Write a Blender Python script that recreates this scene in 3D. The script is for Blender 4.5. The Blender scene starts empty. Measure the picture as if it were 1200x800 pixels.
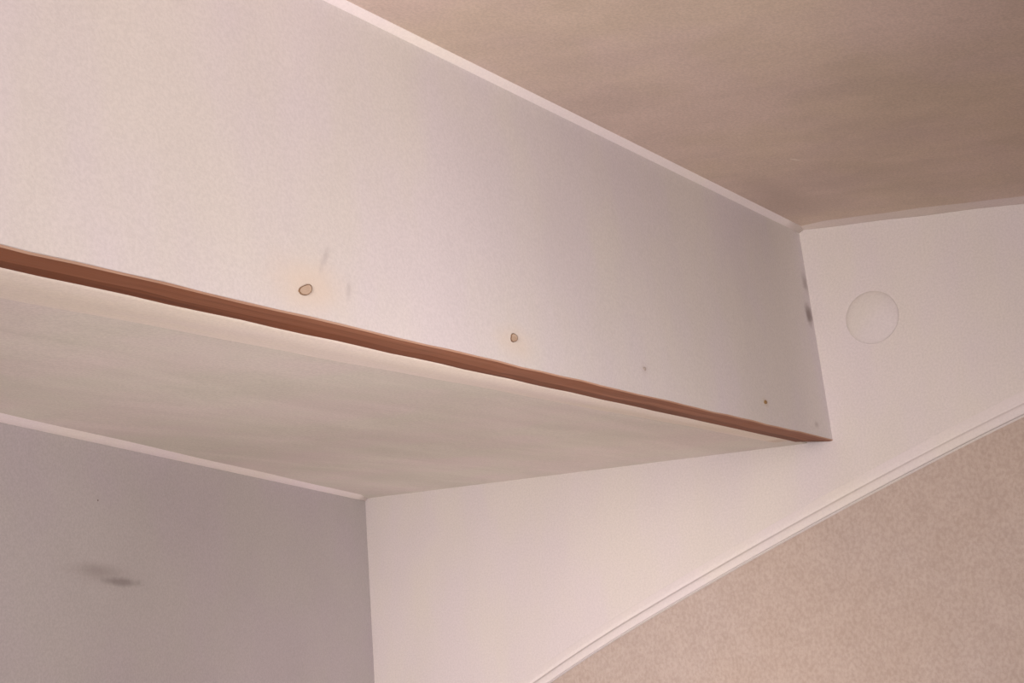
import bpy, bmesh, math, random
from mathutils import Vector, Matrix

random.seed(4)
scn = bpy.context.scene
COL = scn.collection

# ------------------------------------------------------------------ camera
cam_d = bpy.data.cameras.new('camera')
cam = bpy.data.objects.new('camera', cam_d)
COL.objects.link(cam)
cam_d.sensor_width = 36.0
cam_d.lens = 48.0                      # 1600 px focal length on a 1200 px wide frame
cam_d.clip_start = 0.01
right = Vector((0.5803, -0.8137, -0.0356)).normalized()
fwd = Vector((0.7984, 0.5597, 0.2221))
fwd = (fwd - fwd.dot(right) * right).normalized()
up = right.cross(fwd)
m = Matrix((right, up, -fwd)).transposed().to_4x4()
m.translation = Vector((0, 0, 1.45))
cam.matrix_world = m
scn.camera = cam

# ------------------------------------------------------------------ world, lights, exposure
wd = bpy.data.worlds.new('World')
scn.world = wd
wd.use_nodes = True
bg = wd.node_tree.nodes['Background']
bg.inputs['Color'].default_value = (1.0, 0.90, 0.86, 1)
bg.inputs['Strength'].default_value = 0.02
scn.view_settings.view_transform = 'Standard'
scn.view_settings.look = 'None'
scn.view_settings.exposure = 0.0
scn.view_settings.gamma = 1.0
scn.view_settings.use_curve_mapping = False


def area(name, loc, target, sx, sy, power, color):
    l = bpy.data.lights.new(name, 'AREA')
    l.shape = 'RECTANGLE'
    l.size, l.size_y = sx, sy
    l.energy = power
    l.color = color
    o = bpy.data.objects.new(name, l)
    COL.objects.link(o)
    o.location = loc
    o.rotation_euler = (Vector(target) - Vector(loc)).to_track_quat('-Z', 'Z').to_euler()
    return o


#LIGHTS
def spot(name, loc, target, radius, power, color, size=75):
    l = bpy.data.lights.new(name, 'SPOT')
    l.energy = power
    l.color = color
    l.shadow_soft_size = radius
    l.spot_size = math.radians(size)
    l.spot_blend = 1.0
    o = bpy.data.objects.new(name, l)
    COL.objects.link(o)
    o.location = loc
    o.rotation_euler = (Vector(target) - Vector(loc)).to_track_quat('-Z', 'Z').to_euler()
    return o


WARM = (1.0, 0.901, 0.869)
# invented spots and one area light out of view, fitted for surface brightness
spot('fill_spot_rear', (-0.3, -0.4, 0.9), (1.5, 1.05, 1.3), 0.12, 86, WARM, 50)  # added spot below and behind the camera, brightens the end wall
spot('fill_spot_front', (0.5, 0.2, 1.0), (1.5, 1.05, 1.3), 0.12, 27.6, WARM, 50)  # added unseen spot below the frame, lifts the same wall area
spot('fill_spot_right', (0.9, -0.5, 0.8), (0.42, 0.6, 1.70), 0.12, 36.2, WARM, 50)  # added spot low on the right, brightens the left of the fascia
spot('fill_spot_right', (0.9, -0.5, 0.8), (0.8, 0.62, 1.6), 0.12, 20.8, WARM, 50)  # second added spot there, aimed further along the fascia
area('fill_area_left', (-1.3, 0.2, 1.6), (1.2, 0.7, 1.6), 0.5, 0.5, 44.7, WARM)  # added area light on the left, no window stands there
#END


# ------------------------------------------------------------------ material helpers
class NT:
    """small wrapper to wire shader nodes"""
    def __init__(self, name, rough=0.6, spec=0.3):
        self.m = bpy.data.materials.new(name)
        self.m.use_nodes = True
        self.t = self.m.node_tree
        self.b = self.t.nodes['Principled BSDF']
        self.b.inputs['Roughness'].default_value = rough
        self.b.inputs['Specular IOR Level'].default_value = spec
        self.co = self.t.nodes.new('ShaderNodeTexCoord').outputs['Object']

    def link(self, a, b):
        self.t.links.new(a, b)

    def math(self, op, a, b=None, clamp=False):
        n = self.t.nodes.new('ShaderNodeMath')
        n.operation = op
        n.use_clamp = clamp
        for i, v in enumerate((a, b)):
            if v is None:
                continue
            if isinstance(v, (int, float)):
                n.inputs[i].default_value = v
            else:
                self.link(v, n.inputs[i])
        return n.outputs[0]

    def vmath(self, op, a, b):
        n = self.t.nodes.new('ShaderNodeVectorMath')
        n.operation = op
        for i, v in enumerate((a, b)):
            if v is None:
                continue
            if isinstance(v, (tuple, list, Vector)):
                n.inputs[i].default_value = tuple(v)
            else:
                self.link(v, n.inputs[i])
        return n

    def noise(self, scale, detail=3, rough=0.55, stretch=(1, 1, 1), offset=(0, 0, 0), co=None, dist=0.0):
        v = self.vmath('MULTIPLY', co or self.co, stretch).outputs[0]
        v = self.vmath('ADD', v, offset).outputs[0]
        n = self.t.nodes.new('ShaderNodeTexNoise')
        n.inputs['Scale'].default_value = scale
        n.inputs['Detail'].default_value = detail
        n.inputs['Roughness'].default_value = rough
        n.inputs['Distortion'].default_value = dist
        self.link(v, n.inputs['Vector'])
        return n.outputs['Fac']

    def ramp(self, fac, lo, hi, a=0.0, b=1.0):
        n = self.t.nodes.new('ShaderNodeMapRange')
        n.interpolation_type = 'SMOOTHSTEP'
        n.inputs['From Min'].default_value = lo
        n.inputs['From Max'].default_value = hi
        n.inputs['To Min'].default_value = a
        n.inputs['To Max'].default_value = b
        self.link(fac, n.inputs['Value'])
        return n.outputs[0]

    def mix(self, fac, a, b, mode='MIX'):
        n = self.t.nodes.new('ShaderNodeMix')
        n.data_type = 'RGBA'
        n.blend_type = mode
        for i, v in ((0, fac), (6, a), (7, b)):
            if isinstance(v, (int, float)):
                n.inputs[i].default_value = v
            elif isinstance(v, tuple):
                n.inputs[i].default_value = (*v, 1)
            else:
                self.link(v, n.inputs[i])
        return n.outputs[2]

    def blotch(self, col, centre, radii, color, strength, rough_edge=0.35, noise_scale=60, inner=0.0, tilt=None):
        """a mark of paint, dirt or rust with a soft ragged outline, fixed to the surface"""
        v = self.vmath('SUBTRACT', self.co, tuple(centre)).outputs[0]
        if tilt:
            r = self.t.nodes.new('ShaderNodeVectorRotate')
            r.rotation_type = 'AXIS_ANGLE'
            r.inputs['Axis'].default_value = tilt[0]
            r.inputs['Angle'].default_value = tilt[1]
            self.link(v, r.inputs['Vector'])
            v = r.outputs[0]
        v = self.vmath('DIVIDE', v, tuple(radii)).outputs[0]
        d = self.vmath('LENGTH', v, None).outputs['Value']
        n = self.noise(noise_scale, 3)
        d = self.math('ADD', d, self.math('MULTIPLY', self.math('SUBTRACT', n, 0.5), rough_edge * 2))
        f = self.math('MULTIPLY', self.ramp(d, inner, 1.0, 1.0, 0.0), strength)
        return self.mix(f, col, color)

    def bump(self, height, strength, dist=0.001, prev=None):
        n = self.t.nodes.new('ShaderNodeBump')
        n.inputs['Strength'].default_value = strength
        n.inputs['Distance'].default_value = dist
        self.link(height, n.inputs['Height'])
        if prev is not None:
            self.link(prev, n.inputs['Normal'])
        return n.outputs[0]

    def done(self, col, normal=None):
        if isinstance(col, tuple):
            self.b.inputs['Base Color'].default_value = (*col, 1)
        else:
            self.link(col, self.b.inputs['Base Color'])
        if normal is not None:
            self.link(normal, self.b.inputs['Normal'])
        return self.m


def mul(c, k):
    return tuple(min(1.0, x * k) for x in c)


def paint(name, base, var=0.06, stretch=(1, 1, 1), warm=(1.01, 1.0, 0.975), cool=(1.0, 0.975, 1.02), grain=0.10,
          marks=(), rough=0.75, spec=0.12, streak=None, bump=0.12):
    """old brushed paint: cloudy tone, slightly warmer and cooler patches, fine grain, then single marks"""
    n = NT(name, rough, spec)
    c1 = tuple(min(1, a * b) for a, b in zip(base, warm))
    c2 = tuple(min(1, a * b) for a, b in zip(base, cool))
    col = n.mix(n.ramp(n.noise(7, 3, 0.55, stretch), 0.35, 0.65), c1, c2)
    cloud = n.ramp(n.noise(4.5, 4, 0.6, stretch, (3.1, 7.7, 1.3)), 0.3, 0.7)
    col = n.mix(cloud, n.mix(1.0, col, (1 - var,) * 3, 'MULTIPLY'), col)
    if streak:
        st, amt, sc = streak
        s = n.ramp(n.noise(sc, 4, 0.6, st, (9.1, 2.2, 5.1), dist=0.4), 0.35, 0.68)
        col = n.mix(s, n.mix(1.0, col, (1 - amt, 1 - amt, 1 - amt * 1.1), 'MULTIPLY'), col)
    fine = n.noise(420, 2, 0.7)
    g = n.ramp(fine, 0.3, 0.7, 1 - grain, 1.0)
    cmb = n.t.nodes.new('ShaderNodeCombineColor')
    for i in range(3):
        n.link(g, cmb.inputs[i])
    col = n.mix(1.0, col, cmb.outputs[0], 'MULTIPLY')
    for mk in marks:
        col = n.blotch(col, *mk)
    nb = n.bump(n.noise(900, 2, 0.6), bump, 0.0006)
    nb = n.bump(n.noise(70, 3, 0.6, stretch), bump * 0.6, 0.002, nb)
    return n.done(col, nb)


# ------------------------------------------------------------------ mesh helpers
def tag(o, label=None, cat=None, group=None, kind=None):
    if label: o['label'] = label
    if cat: o['category'] = cat
    if group: o['group'] = group
    if kind: o['kind'] = kind
    return o


def empty(name, loc):
    o = bpy.data.objects.new(name, None)
    COL.objects.link(o)
    o.location = loc
    o.empty_display_size = 0.05
    return o


def mesh(name, verts, faces, mats, parent=None, origin=(0, 0, 0), fmat=None, smooth=False, bevel=0.0):
    """verts in metres of the room; stored about the origin (or the parent's place)"""
    if parent is not None:
        origin = WORLD[parent.name]
    o3 = Vector(origin)
    me = bpy.data.meshes.new(name)
    me.from_pydata([Vector(v) - o3 for v in verts], [], faces)
    for mt in (mats if isinstance(mats, (list, tuple)) else [mats]):
        me.materials.append(mt)
    if fmat:
        for p, k in zip(me.polygons, fmat):
            p.material_index = k
    bm = bmesh.new()
    bm.from_mesh(me)
    bmesh.ops.recalc_face_normals(bm, faces=bm.faces)
    bm.to_mesh(me)
    bm.free()
    for p in me.polygons:
        p.use_smooth = smooth
    o = bpy.data.objects.new(name, me)
    COL.objects.link(o)
    WORLD[o.name] = o3.copy()
    if parent is not None:
        o.parent = parent
        # parent sits unrotated at its own place, so the child keeps a zero offset
    else:
        o.location = o3
    if bevel:
        b = o.modifiers.new('bevel', 'BEVEL')
        b.width = bevel
        b.segments = 2
    return o


WORLD = {}


def slab(front, back_dir, t):
    """closed prism: polygon 'front' pushed along back_dir by t"""
    n = len(front)
    d = Vector(back_dir) * t
    v = [Vector(p) for p in front] + [Vector(p) + d for p in front]
    f = [list(range(n)), list(range(2 * n - 1, n - 1, -1))]
    for i in range(n):
        j = (i + 1) % n
        f.append([i, i + n, j + n, j])
    return v, f


def sweep(rings, caps=True):
    """rings: list of closed cross-sections with equal point counts"""
    k = len(rings[0])
    v = [p for r in rings for p in r]
    f = []
    for a in range(len(rings) - 1):
        for i in range(k):
            j = (i + 1) % k
            f.append([a * k + i, a * k + j, (a + 1) * k + j, (a + 1) * k + i])
    if caps:
        f.append(list(range(k))[::-1])
        f.append([(len(rings) - 1) * k + i for i in range(k)])
    return v, f


def lerp(a, b, t):
    return a + (b - a) * t


# ------------------------------------------------------------------ the planes of this slightly skewed corner
XE = 1.5                                        # end wall
def ceil_z(x, y): return 1.938 + (0.0264 * (x - 1.5) + 0.0933 * (y - 0.6221)) / 0.9953
def fascia_y(z): return 0.6020 + (z - 1.6773) * 0.0771
def sof_z(x, y): return 1.6773 + 0.0115 * (x - 1.5) - 0.0013 * (y - 0.602)
def back_y(x, z): return 1.3225 + (0.3246 * (x - 1.5) + 0.0501 * (z - 1.6714)) / 0.9445
NF = Vector((0, 0.997, -0.0768))
NB = Vector((-0.3246, 0.9445, -0.0501))
XL = -0.30                                      # left end of the boxing, out of the frame
YN = -1.5                                       # near end of the room pieces

WHITE = (0.766, 0.735, 0.728)

# ------------------------------------------------------------------ materials
m_ceiling = paint('ceiling_paint', (0.785, 0.66, 0.565), var=0.12, grain=0.14, rough=0.7,
                  streak=((6, 2, 1), 0.06, 4),
                  marks=[((1.2236, 0.5044, 1.9197), (0.010, 0.0028, 0.01), (0.88, 0.80, 0.74), 0.7, 0.2, 200, 0.2, ((0, 0, 1), 0.5)),
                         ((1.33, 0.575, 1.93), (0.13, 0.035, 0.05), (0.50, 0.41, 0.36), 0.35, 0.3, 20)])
m_wall_right = paint('end_wall_paint', (0.583, 0.539, 0.515), var=0.035, grain=0.10, rough=0.75, stretch=(1, 1.5, 0.7))
m_wall_back = paint('back_wall_paint', (0.535, 0.503, 0.508), var=0.05, grain=0.12, rough=0.6, warm=(1.0, 1.0, 0.985), cool=(1.0, 0.975, 1.01),
                    marks=[((0.868, 1.095, 1.5365), (0.085, 0.10, 0.016), (0.36, 0.32, 0.315), 0.22, 0.35, 40, 0.0),
                           ((0.848, 1.09, 1.5415), (0.058, 0.10, 0.0115), (0.31, 0.27, 0.265), 0.55, 0.35, 45, 0.0),
                           ((0.888, 1.104, 1.5320), (0.052, 0.10, 0.0060), (0.22, 0.19, 0.185), 0.62, 0.45, 60, 0.1),
                           ((0.8526, 1.0964, 1.609), (0.0012, 0.02, 0.0012), (0.12, 0.08, 0.07), 0.9, 0.05, 90, 0.5)])
m_floor = paint('floor_lining', (0.60, 0.53, 0.47), var=0.12)
m_bead = paint('bead_paint', (0.93, 0.875, 0.845), var=0.03, grain=0.05)
m_seal = paint('sealant_paint', (0.90, 0.835, 0.815), var=0.04, grain=0.06)
m_band = paint('ceiling_edge_paint', (0.78, 0.70, 0.66), var=0.06, grain=0.08)
m_moulding = paint('moulding_paint', (0.605, 0.56, 0.532), var=0.03, grain=0.06)
m_cream = paint('cream_paint', (0.88, 0.80, 0.715), var=0.06, grain=0.08, stretch=(0.4, 2, 1))
m_cap = paint('cover_plate_plastic', (0.583, 0.542, 0.516), var=0.02, grain=0.08, rough=0.55)


def beige_lining():
    n = NT('beige_lining', 0.85, 0.15)
    a, b = (0.430, 0.357, 0.318), (0.408, 0.335, 0.296)
    col = n.mix(n.ramp(n.noise(24, 5, 0.65, (1, 1, 1.15)), 0.32, 0.68), b, a)
    col = n.mix(n.ramp(n.noise(5, 3), 0.35, 0.65), col, n.mix(1.0, col, (1.0, 0.985, 0.955), 'MULTIPLY'))
    fib = n.noise(260, 3, 0.7, (1, 1.0, 0.8))
    col = n.mix(n.ramp(fib, 0.32, 0.66), n.mix(1.0, col, (0.85, 0.83, 0.82), 'MULTIPLY'), col)
    col = n.blotch(col, (1.5, 0.866, 1.4855), (0.02, 0.0016, 0.0016), (0.28, 0.17, 0.13), 0.7, 0.05, 90, 0.4)
    nb = n.bump(n.noise(260, 3, 0.7, (1, 1, 0.8)), 0.5, 0.0012)
    nb = n.bump(n.noise(60, 3), 0.3, 0.003, nb)
    return n.done(col, nb)


m_beige = beige_lining()


def bare_wood(name, base, dark, light):
    n = NT(name, 0.6, 0.25)
    g = n.noise(60, 6, 0.6, (0.05, 3.2, 3.2), dist=0.3)
    col = n.mix(n.ramp(g, 0.3, 0.7), dark, light)
    col = n.mix(n.ramp(n.noise(9, 3, 0.5, (0.5, 4, 4)), 0.3, 0.7), col, base)
    nb = n.bump(g, 0.3, 0.001)
    return n.done(col, nb)


m_wood = bare_wood('bare_brown_wood', (0.285, 0.105, 0.050), (0.18, 0.060, 0.026), (0.37, 0.155, 0.083))
m_ply = bare_wood('dark_ply_layer', (0.20, 0.064, 0.026), (0.12, 0.037, 0.015), (0.25, 0.088, 0.040))
m_worn = bare_wood('worn_wood_arris', (0.50, 0.30, 0.21), (0.36, 0.18, 0.11), (0.62, 0.43, 0.33))
m_plug = bare_wood('filler_plug', (0.56, 0.42, 0.32), (0.44, 0.31, 0.22), (0.62, 0.50, 0.40))
m_plug_rim = bare_wood('plug_rim_rust', (0.20, 0.11, 0.055), (0.10, 0.05, 0.03), (0.30, 0.18, 0.10))
m_rust = bare_wood('rusty_head', (0.34, 0.21, 0.08), (0.24, 0.13, 0.05), (0.42, 0.28, 0.12))
m_putty = bare_wood('putty', (0.50, 0.43, 0.40), (0.42, 0.36, 0.34), (0.56, 0.49, 0.46))

# ------------------------------------------------------------------ setting
# ceiling
poly = [(x, y, ceil_z(x, y)) for x, y in ((-1.0, YN), (XE, YN), (XE, 0.66), (-1.0, 0.66))]
ceiling = tag(mesh('ceiling', *slab(poly, (0, 0, 1), 0.05), m_ceiling),
              'greyish beige painted ceiling with cloudy brush marks', kind='structure')
# end wall
poly = [(XE, YN, 0), (XE, 1.42, 0), (XE, 1.42, 2.02), (XE, YN, 2.02)]
wall_right = tag(mesh('wall_right', *slab(poly, (1, 0, 0), 0.06), m_wall_right),
                 'pale pinkish white end wall with a round cover plate', kind='structure')
# back wall (runs away at an angle)
def bp(x, z): return (x, back_y(x, z), z)
poly = [bp(XE, 0), bp(XL, 0), bp(XL, sof_z(XL, 0.7)), bp(XE, sof_z(XE, 1.32))]
wall_back = tag(mesh('wall_back', *slab(poly, NB, 0.04), m_wall_back),
                'mauve grey painted back wall below the bulkhead with a dark scuff', kind='structure')
# floor
poly = [(-1.0, YN, 0), (XE, YN, 0), (XE, 1.3, 0), (-1.0, 0.45, 0)]
floor = tag(mesh('floor', *slab(poly, (0, 0, -1), 0.04), m_floor), 'brown lining floor', kind='structure')

# arched moulding on the end wall: lower edge of the bead, y falling to the right
ARCH = [(1.90, 0.86), (1.72, 0.985), (1.55, 1.095), (1.40, 1.188), (1.27, 1.266), (1.15, 1.336), (1.0825, 1.3738), (1.0148, 1.4106), (0.9375, 1.4505), (0.8609, 1.4858), (0.7760, 1.5232), (0.6939, 1.5586),
        (0.5839, 1.6040), (0.4811, 1.6444), (0.3849, 1.6799), (0.28, 1.715), (0.15, 1.752), (0.0, 1.785), (-0.2, 1.815), (-0.5, 1.838),
        (-0.9, 1.845), (-1.45, 1.845)]
ARCH = [p for p in ARCH if p[0] < 1.2]


def smooth_curve(pts, n=6):
    out = []
    for i in range(len(pts) - 1):
        p0 = Vector(pts[max(i - 1, 0)]); p1 = Vector(pts[i]); p2 = Vector(pts[i + 1]); p3 = Vector(pts[min(i + 2, len(pts) - 1)])
        for k in range(n):
            t = k / n
            out.append(0.5 * ((2 * p1) + (p2 - p0) * t + (2 * p0 - 5 * p1 + 4 * p2 - p3) * t * t + (3 * p1 - p0 - 3 * p2 + p3) * t ** 3))
    out.append(Vector(pts[-1]))
    return out


def relax(pts, it):
    for _ in range(it):
        pts = [pts[0]] + [(pts[i - 1] + pts[i] * 2 + pts[i + 1]) / 4 for i in range(1, len(pts) - 1)] + [pts[-1]]
    return pts


curve = relax(smooth_curve(ARCH), 25)
# cross-section: (offset above the lower edge, height off the wall)
SEC = [(0.0000, -0.001), (0.0000, 0.0022), (0.0010, 0.0030), (0.0035, 0.0034), (0.0065, 0.0034), (0.0090, 0.0029), (0.0102, 0.0022),
       (0.0107, 0.0003), (0.0130, 0.0002), (0.0137, 0.0009), (0.0165, 0.0008), (0.0220, 0.0002), (0.0260, -0.0004), (0.0285, -0.0030)]
rings = []
for i, p in enumerate(curve):
    a = curve[max(i - 1, 0)]; b = curve[min(i + 1, len(curve) - 1)]
    t = (b - a).normalized()
    nrm = Vector((t.y, -t.x)) if Vector((t.y, -t.x)).y > 0 else Vector((-t.y, t.x))
    rings.append([(XE - h, p.x + nrm.x * o, p.y + nrm.y * o) for o, h in SEC])
trim_1 = tag(mesh('trim_1', *sweep(rings), m_moulding, smooth=True),
             'thin curved white moulding rising across the end wall', kind='structure')
# beige lining below it, a part of the end wall
def below(i, d):
    a = curve[max(i - 1, 0)]; b = curve[min(i + 1, len(curve) - 1)]
    t = (b - a).normalized()
    nrm = Vector((t.y, -t.x)) if t.x < 0 else Vector((-t.y, t.x))
    return curve[i] + nrm * d if nrm.y < 0 else curve[i] - nrm * d


lp = [(XE, p.x, p.y) for p in (below(i, 0.0030) for i in range(len(curve)))] + [(XE, -1.45, 0.0), (XE, curve[0].x, 0.0)]
lining = mesh('lining_panel', *slab(lp, (-1, 0, 0), 0.0030), m_beige, wall_right)
tag(lining, 'beige textured lining below the curved moulding')

# painted edge of the ceiling along the end wall, uneven
N = 60
rings = []
for i in range(N + 1):
    y = lerp(0.6225, YN, (i / N) ** 1.3)
    z = ceil_z(XE, y)
    w = min(0.013, 0.002 + 0.011 * ((0.6225 - y) / 0.045)) if y > 0.58 else 0.0125
    w += 0.0012 * math.sin(y * 31) + 0.0006 * math.sin(y * 83 + 1)
    h = 0.0022 + 0.0004 * math.sin(y * 57)
    rings.append([(XE, y, z), (XE, y, z - h), (XE - 0.3 * w, y, z - h), (XE - 2.1 * w, y, z - 0.0006), (XE - 2.1 * w, y, z)])
tag(mesh('trim_2', *sweep(rings), m_band), 'uneven painted strip where ceiling meets the end wall', kind='structure')

# caulk bead between ceiling and fascia, and along the back wall
rings = []
for i in range(41):
    x = lerp(XL, XE, i / 40)
    w = 0.0042 + 0.0003 * math.sin(x * 37)
    z = ceil_z(x, 0.62)
    y0 = 0.6220
    rings.append([(x, y0 + 0.006, z + 0.004), (x, y0 - 0.0098, z + 0.003), (x, y0 - 0.0091, z + 0.0001), (x, y0 - 0.0084, z - 0.0009), (x, y0 - 0.0072, z - 0.0021), (x, y0 - 0.0042, z - 0.0040), (x, y0 - 0.0012, z - 0.0052), (x, y0 + 0.006, z - 0.0056)])
tag(mesh('trim_3', *sweep(rings), m_bead, smooth=True), 'thin white bead between the ceiling and the bulkhead', kind='structure')
rings = []
for i in range(41):
    x = lerp(XL, XE, i / 40)
    z = sof_z(x, 1.2)
    y = back_y(x, z)
    w = (0.0155 + 0.001 * math.sin(x * 23)) * min(1.0, 0.25 + (XE - x) / 0.06)
    rings.append([(x, y + 0.002, z + 0.003), (x, y - w * 1.2, z + 0.002), (x, y - w * 1.1, z + 0.0001), (x, y - w, z - 0.0002), (x, y - w * 0.8, z - 0.0014), (x, y - w * 0.35, z - 0.0036), (x, y - 0.0008, z - 0.0038), (x, y + 0.002, z - 0.0038)])
tag(mesh('trim_4', *sweep(rings), m_seal, smooth=True), 'thin white bead between the back wall and the bulkhead underside', kind='structure')

# ------------------------------------------------------------------ the boxed bulkhead
BASE = Vector((0.6, 0.602, 1.665))
bulk = empty('bulkhead', BASE)
WORLD['bulkhead'] = BASE
tag(bulk, 'white painted boxed bulkhead under the ceiling with a bare brown lower edge', 'bulkhead')


def local(p): return Vector(p) - BASE


def fp(x, z): return (x, fascia_y(z), z)


XA = Vector((0, 1, 0))
TAN = (0.76, 0.65, 0.54)
m_fascia = paint('fascia_paint', WHITE, var=0.05, grain=0.08, rough=0.8, stretch=(1.3, 1, 0.6), marks=[
    (local(fp(0.631, 1.688)), (0.054, 0.05, 0.030), TAN, 0.66, 0.30, 30),
    (local(fp(0.648, 1.712)), (0.004, 0.05, 0.017), (0.45, 0.41, 0.41), 0.42, 0.5, 120, 0.0, ((0, 1, 0), -0.45)),
    (local(fp(0.670, 1.695)), (0.004, 0.05, 0.012), (0.45, 0.41, 0.41), 0.38, 0.5, 120, 0.0, ((0, 1, 0), -0.2)),
    (local(fp(0.863, 1.689)), (0.042, 0.05, 0.020), TAN, 0.45, 0.30, 35),
    (local(fp(1.0699, 1.698)), (0.010, 0.05, 0.010), (0.45, 0.38, 0.33), 0.20, 0.3, 80),
    (local(fp(1.3267, 1.700)), (0.012, 0.05, 0.008), (0.52, 0.38, 0.22), 0.30, 0.3, 120),
    (local(fp(1.4587, 1.6913)), (0.010, 0.05, 0.006), (0.36, 0.30, 0.30), 0.45, 0.4, 120),
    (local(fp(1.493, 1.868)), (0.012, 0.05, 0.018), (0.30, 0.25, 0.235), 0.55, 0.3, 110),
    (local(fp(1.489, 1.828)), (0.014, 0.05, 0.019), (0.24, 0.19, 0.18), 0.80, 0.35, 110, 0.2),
    (local(fp(0.52, 1.86)), (0.022, 0.05, 0.010), (0.50, 0.45, 0.45), 0.25, 0.5, 50),
    (local(fp(0.45, 1.89)), (0.010, 0.05, 0.006), (0.55, 0.47, 0.36), 0.25, 0.5, 80),
    (local(fp(0.95, 1.80)), (0.06, 0.05, 0.10), (0.60, 0.56, 0.54), 0.20, 0.5, 12),
])

# front panel with a slightly wavy lower edge
NX = 60
front, low = [], []
for i in range(NX + 1):
    x = lerp(XL, XE, i / NX)
    zb = sof_z(x, 0.602) + 0.0006 + 0.0003 * math.sin(x * 41) + 0.00025 * math.sin(x * 97 + 2)
    low.append((x, zb))
poly = [fp(x, z) for x, z in low] + [fp(XE, ceil_z(XE, 0.622)), fp(XL, ceil_z(XL, 0.622))]
panel = mesh('front_panel', *slab(poly, (0, 1, 0), 0.012), m_fascia, bulk)

# bare edge: worn arris in front, brown underside behind
rings, fm = [], []
for i, (x, zb) in enumerate(low):
    wv = 0.0006 * math.sin(x * 61) + 0.0004 * math.sin(x * 143 + 1)
    y1 = 0.6352 + wv
    z1 = sof_z(x, 0.63)
    worn = max(0.0004, 0.0016 * (1 - (x - 0.3) / 0.75) + 0.0005 * math.sin(x * 90)) if x > -0.2 else 0.0016
    if x > 1.478:                                    # the last bit is cut back towards the wall
        y1 = lerp(0.6352, 0.606, (x - 1.478) / 0.022)
    rings.append([(x, 0.6030, zb + 0.0006), (x, 0.6021 - 0.0004, zb + worn * 0.35), (x, 0.6024 + worn * 1.2, zb - 0.0010),
                  (x, min(0.6235 + wv, y1 - 0.001), zb - 0.0012), (x, y1, z1 - 0.0010), (x, y1, z1 + 0.0012)])
v, f = sweep(rings)
fm = []
for a in range(len(rings) - 1):
    fm += [1, 1, 0, 2, 2, 0]
fm += [0, 0]
edge = mesh('edge_strip', v, f, [m_wood, m_worn, m_ply], bulk, fmat=fm)
tag(edge, 'bare reddish brown wooden lower edge')

# underside
m_soffit = paint('underside_paint', (0.785, 0.74, 0.70), var=0.05, grain=0.12, rough=0.6, warm=(1.0, 1.0, 0.95), cool=(1.03, 0.975, 0.98),
                 streak=((1.0, 4, 1), 0.09, 4))
poly = [(x, y, sof_z(x, y)) for x, y in ((XL, 0.634), (XE, 0.634), (XE, back_y(XE, 1.677)), (XL, back_y(XL, 1.66)))]
mesh('bottom_panel', *slab(poly, (0, 0, 1), 0.02), m_soffit, bulk)

# cream bead behind the bare edge, dying out towards the end wall
rings = []
for i in range(61):
    x = lerp(XL, 1.46, i / 60)
    t = (x - 0.44) / (1.46 - 0.44)
    w = lerp(0.060, 0.022, min(1.0, max(t, -0.4))) + 0.0010 * math.sin(x * 19) + 0.0006 * math.sin(x * 53)
    h = 0.0022 * min(1.0, (1.475 - x) / 0.25)
    s = lambda q: sof_z(x, q)
    y0 = 0.6350
    rings.append([(x, y0, s(y0) + 0.003), (x, y0, s(y0) - h * 0.15)] +
                 [(x, y0 + w * a, s(y0 + w * a) - h * b) for a, b in ((0.10, 0.55), (0.24, 0.92), (0.38, 1.0), (0.55, 0.80), (0.75, 0.38), (0.90, 0.10), (1.0, 0.01), (1.12, -0.25))] +
                 [(x, y0 + w * 1.12, s(y0) + 0.003)])
bead = mesh('cream_bead', *sweep(rings), m_cream, bulk, smooth=True)
tag(bead, 'cream filler strip tapering to the right')

# filled screw holes and rusty heads in the front panel
EX = Vector((1, 0, 0)); EZ = Vector((0, 0.0768, 0.997)); EN = -NF


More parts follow.
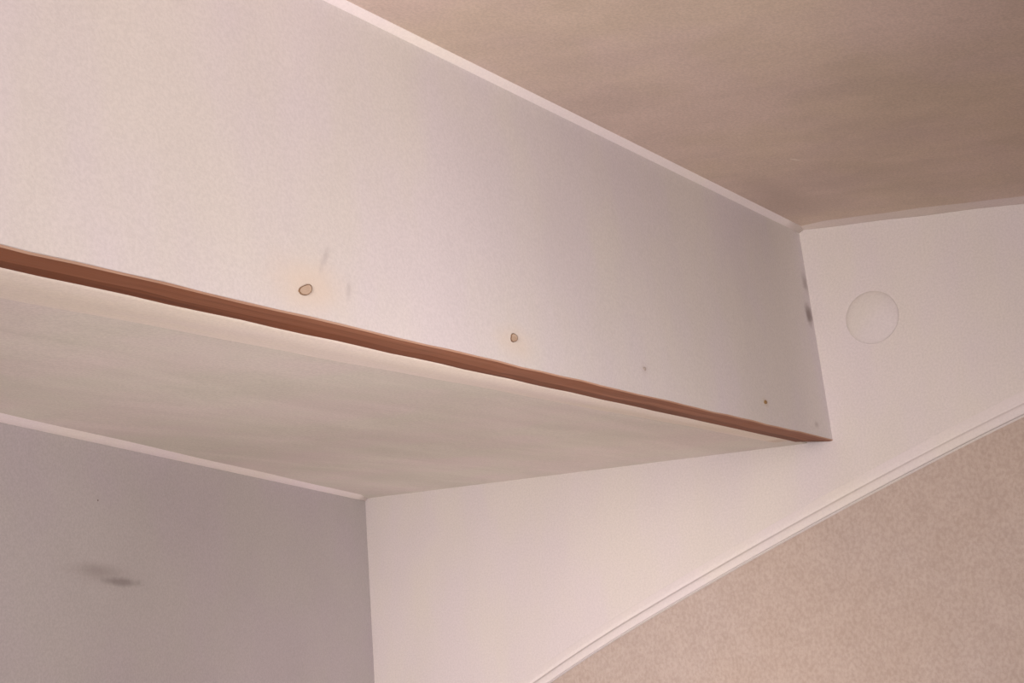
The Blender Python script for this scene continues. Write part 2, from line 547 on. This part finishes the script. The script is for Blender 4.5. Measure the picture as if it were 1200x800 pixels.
def plug(name, x, z, rx, rz, tilt, mats, rim_h, dome, seg=18, lump=0.12, label=None):
    c = Vector(fp(x, z))
    prof = [(1.0, 0.0), (0.97, rim_h), (0.86, rim_h), (0.78, dome * 0.6), (0.35, dome), ]
    rings = []
    ph = [1 + lump * math.sin(2 * math.pi * k / seg * 3 + x * 40) * 0.6 + lump * random.uniform(-.5, .5) for k in range(seg)]
    v, f, fm = [], [], []
    for r, h in prof:
        for k in range(seg):
            a = 2 * math.pi * k / seg
            ux, uz = rx * r * ph[k] * math.cos(a), rz * r * ph[k] * math.sin(a)
            ux, uz = ux * math.cos(tilt) - uz * math.sin(tilt), ux * math.sin(tilt) + uz * math.cos(tilt)
            v.append(c + EX * ux + EZ * uz + EN * (h + 0.0001))
    v.append(c + EN * (dome + 0.0001))
    for a in range(len(prof) - 1):
        for k in range(seg):
            j = (k + 1) % seg
            f.append([a * seg + k, a * seg + j, (a + 1) * seg + j, (a + 1) * seg + k])
            fm.append(1 if a < 2 else 0)
    for k in range(seg):
        f.append([(len(prof) - 1) * seg + k, (len(prof) - 1) * seg + (k + 1) % seg, len(v) - 1]); fm.append(0)
    f.append(list(range(seg))[::-1]); fm.append(1)
    o = mesh(name, v, f, mats, bulk, fmat=fm, smooth=True)
    if label: o['label'] = label
    return o


plug('screw_plug', 0.6273, 1.6852, 0.0070, 0.0034, 0.50, [m_plug, m_plug_rim], 0.0005, 0.0007, label='tan filler plug with a dark rim, the largest')
plug('screw_plug', 0.8630, 1.6926, 0.0052, 0.0034, 0.45, [m_plug, m_plug_rim], 0.0005, 0.0007, label='small tan filler plug with a dark rim')
plug('screw_plug', 1.0699, 1.6984, 0.0030, 0.0018, 0.0, [m_putty, m_putty], 0.0002, 0.0004, label='faint painted over filler plug')
plug('screw_head', 1.3267, 1.7002, 0.0040, 0.0022, 0.2, [m_rust, m_rust], 0.0003, 0.0006, label='tiny rusty yellow brown screw head')

# ------------------------------------------------------------------ round cover plate on the end wall
CB = Vector((XE, 0.5412, 1.8135))
plate = empty('cover_plate', CB)
WORLD['cover_plate'] = CB
tag(plate, 'round white domed cover plate on the end wall beside the bulkhead', 'cover plate')
SEG = 56
R0 = 0.0315
prof = [(1.0, 0.0), (1.0, 0.0005), (0.985, 0.0009), (0.90, 0.0022), (0.75, 0.0038), (0.55, 0.0052), (0.30, 0.0062), (0.12, 0.0065)]
v, f = [], []
for r, h in prof:
    for k in range(SEG):
        a = 2 * math.pi * k / SEG
        v.append((XE - h, CB.y + R0 * r * math.cos(a), CB.z + R0 * 0.985 * r * math.sin(a)))
v.append((XE - 0.00655, CB.y, CB.z))
for a in range(len(prof) - 1):
    for k in range(SEG):
        j = (k + 1) % SEG
        f.append([a * SEG + k, a * SEG + j, (a + 1) * SEG + j, (a + 1) * SEG + k])
for k in range(SEG):
    f.append([(len(prof) - 1) * SEG + k, (len(prof) - 1) * SEG + (k + 1) % SEG, len(v) - 1])
f.append(list(range(SEG))[::-1])
mesh('domed_disc', v, f, m_cap, plate, smooth=True)
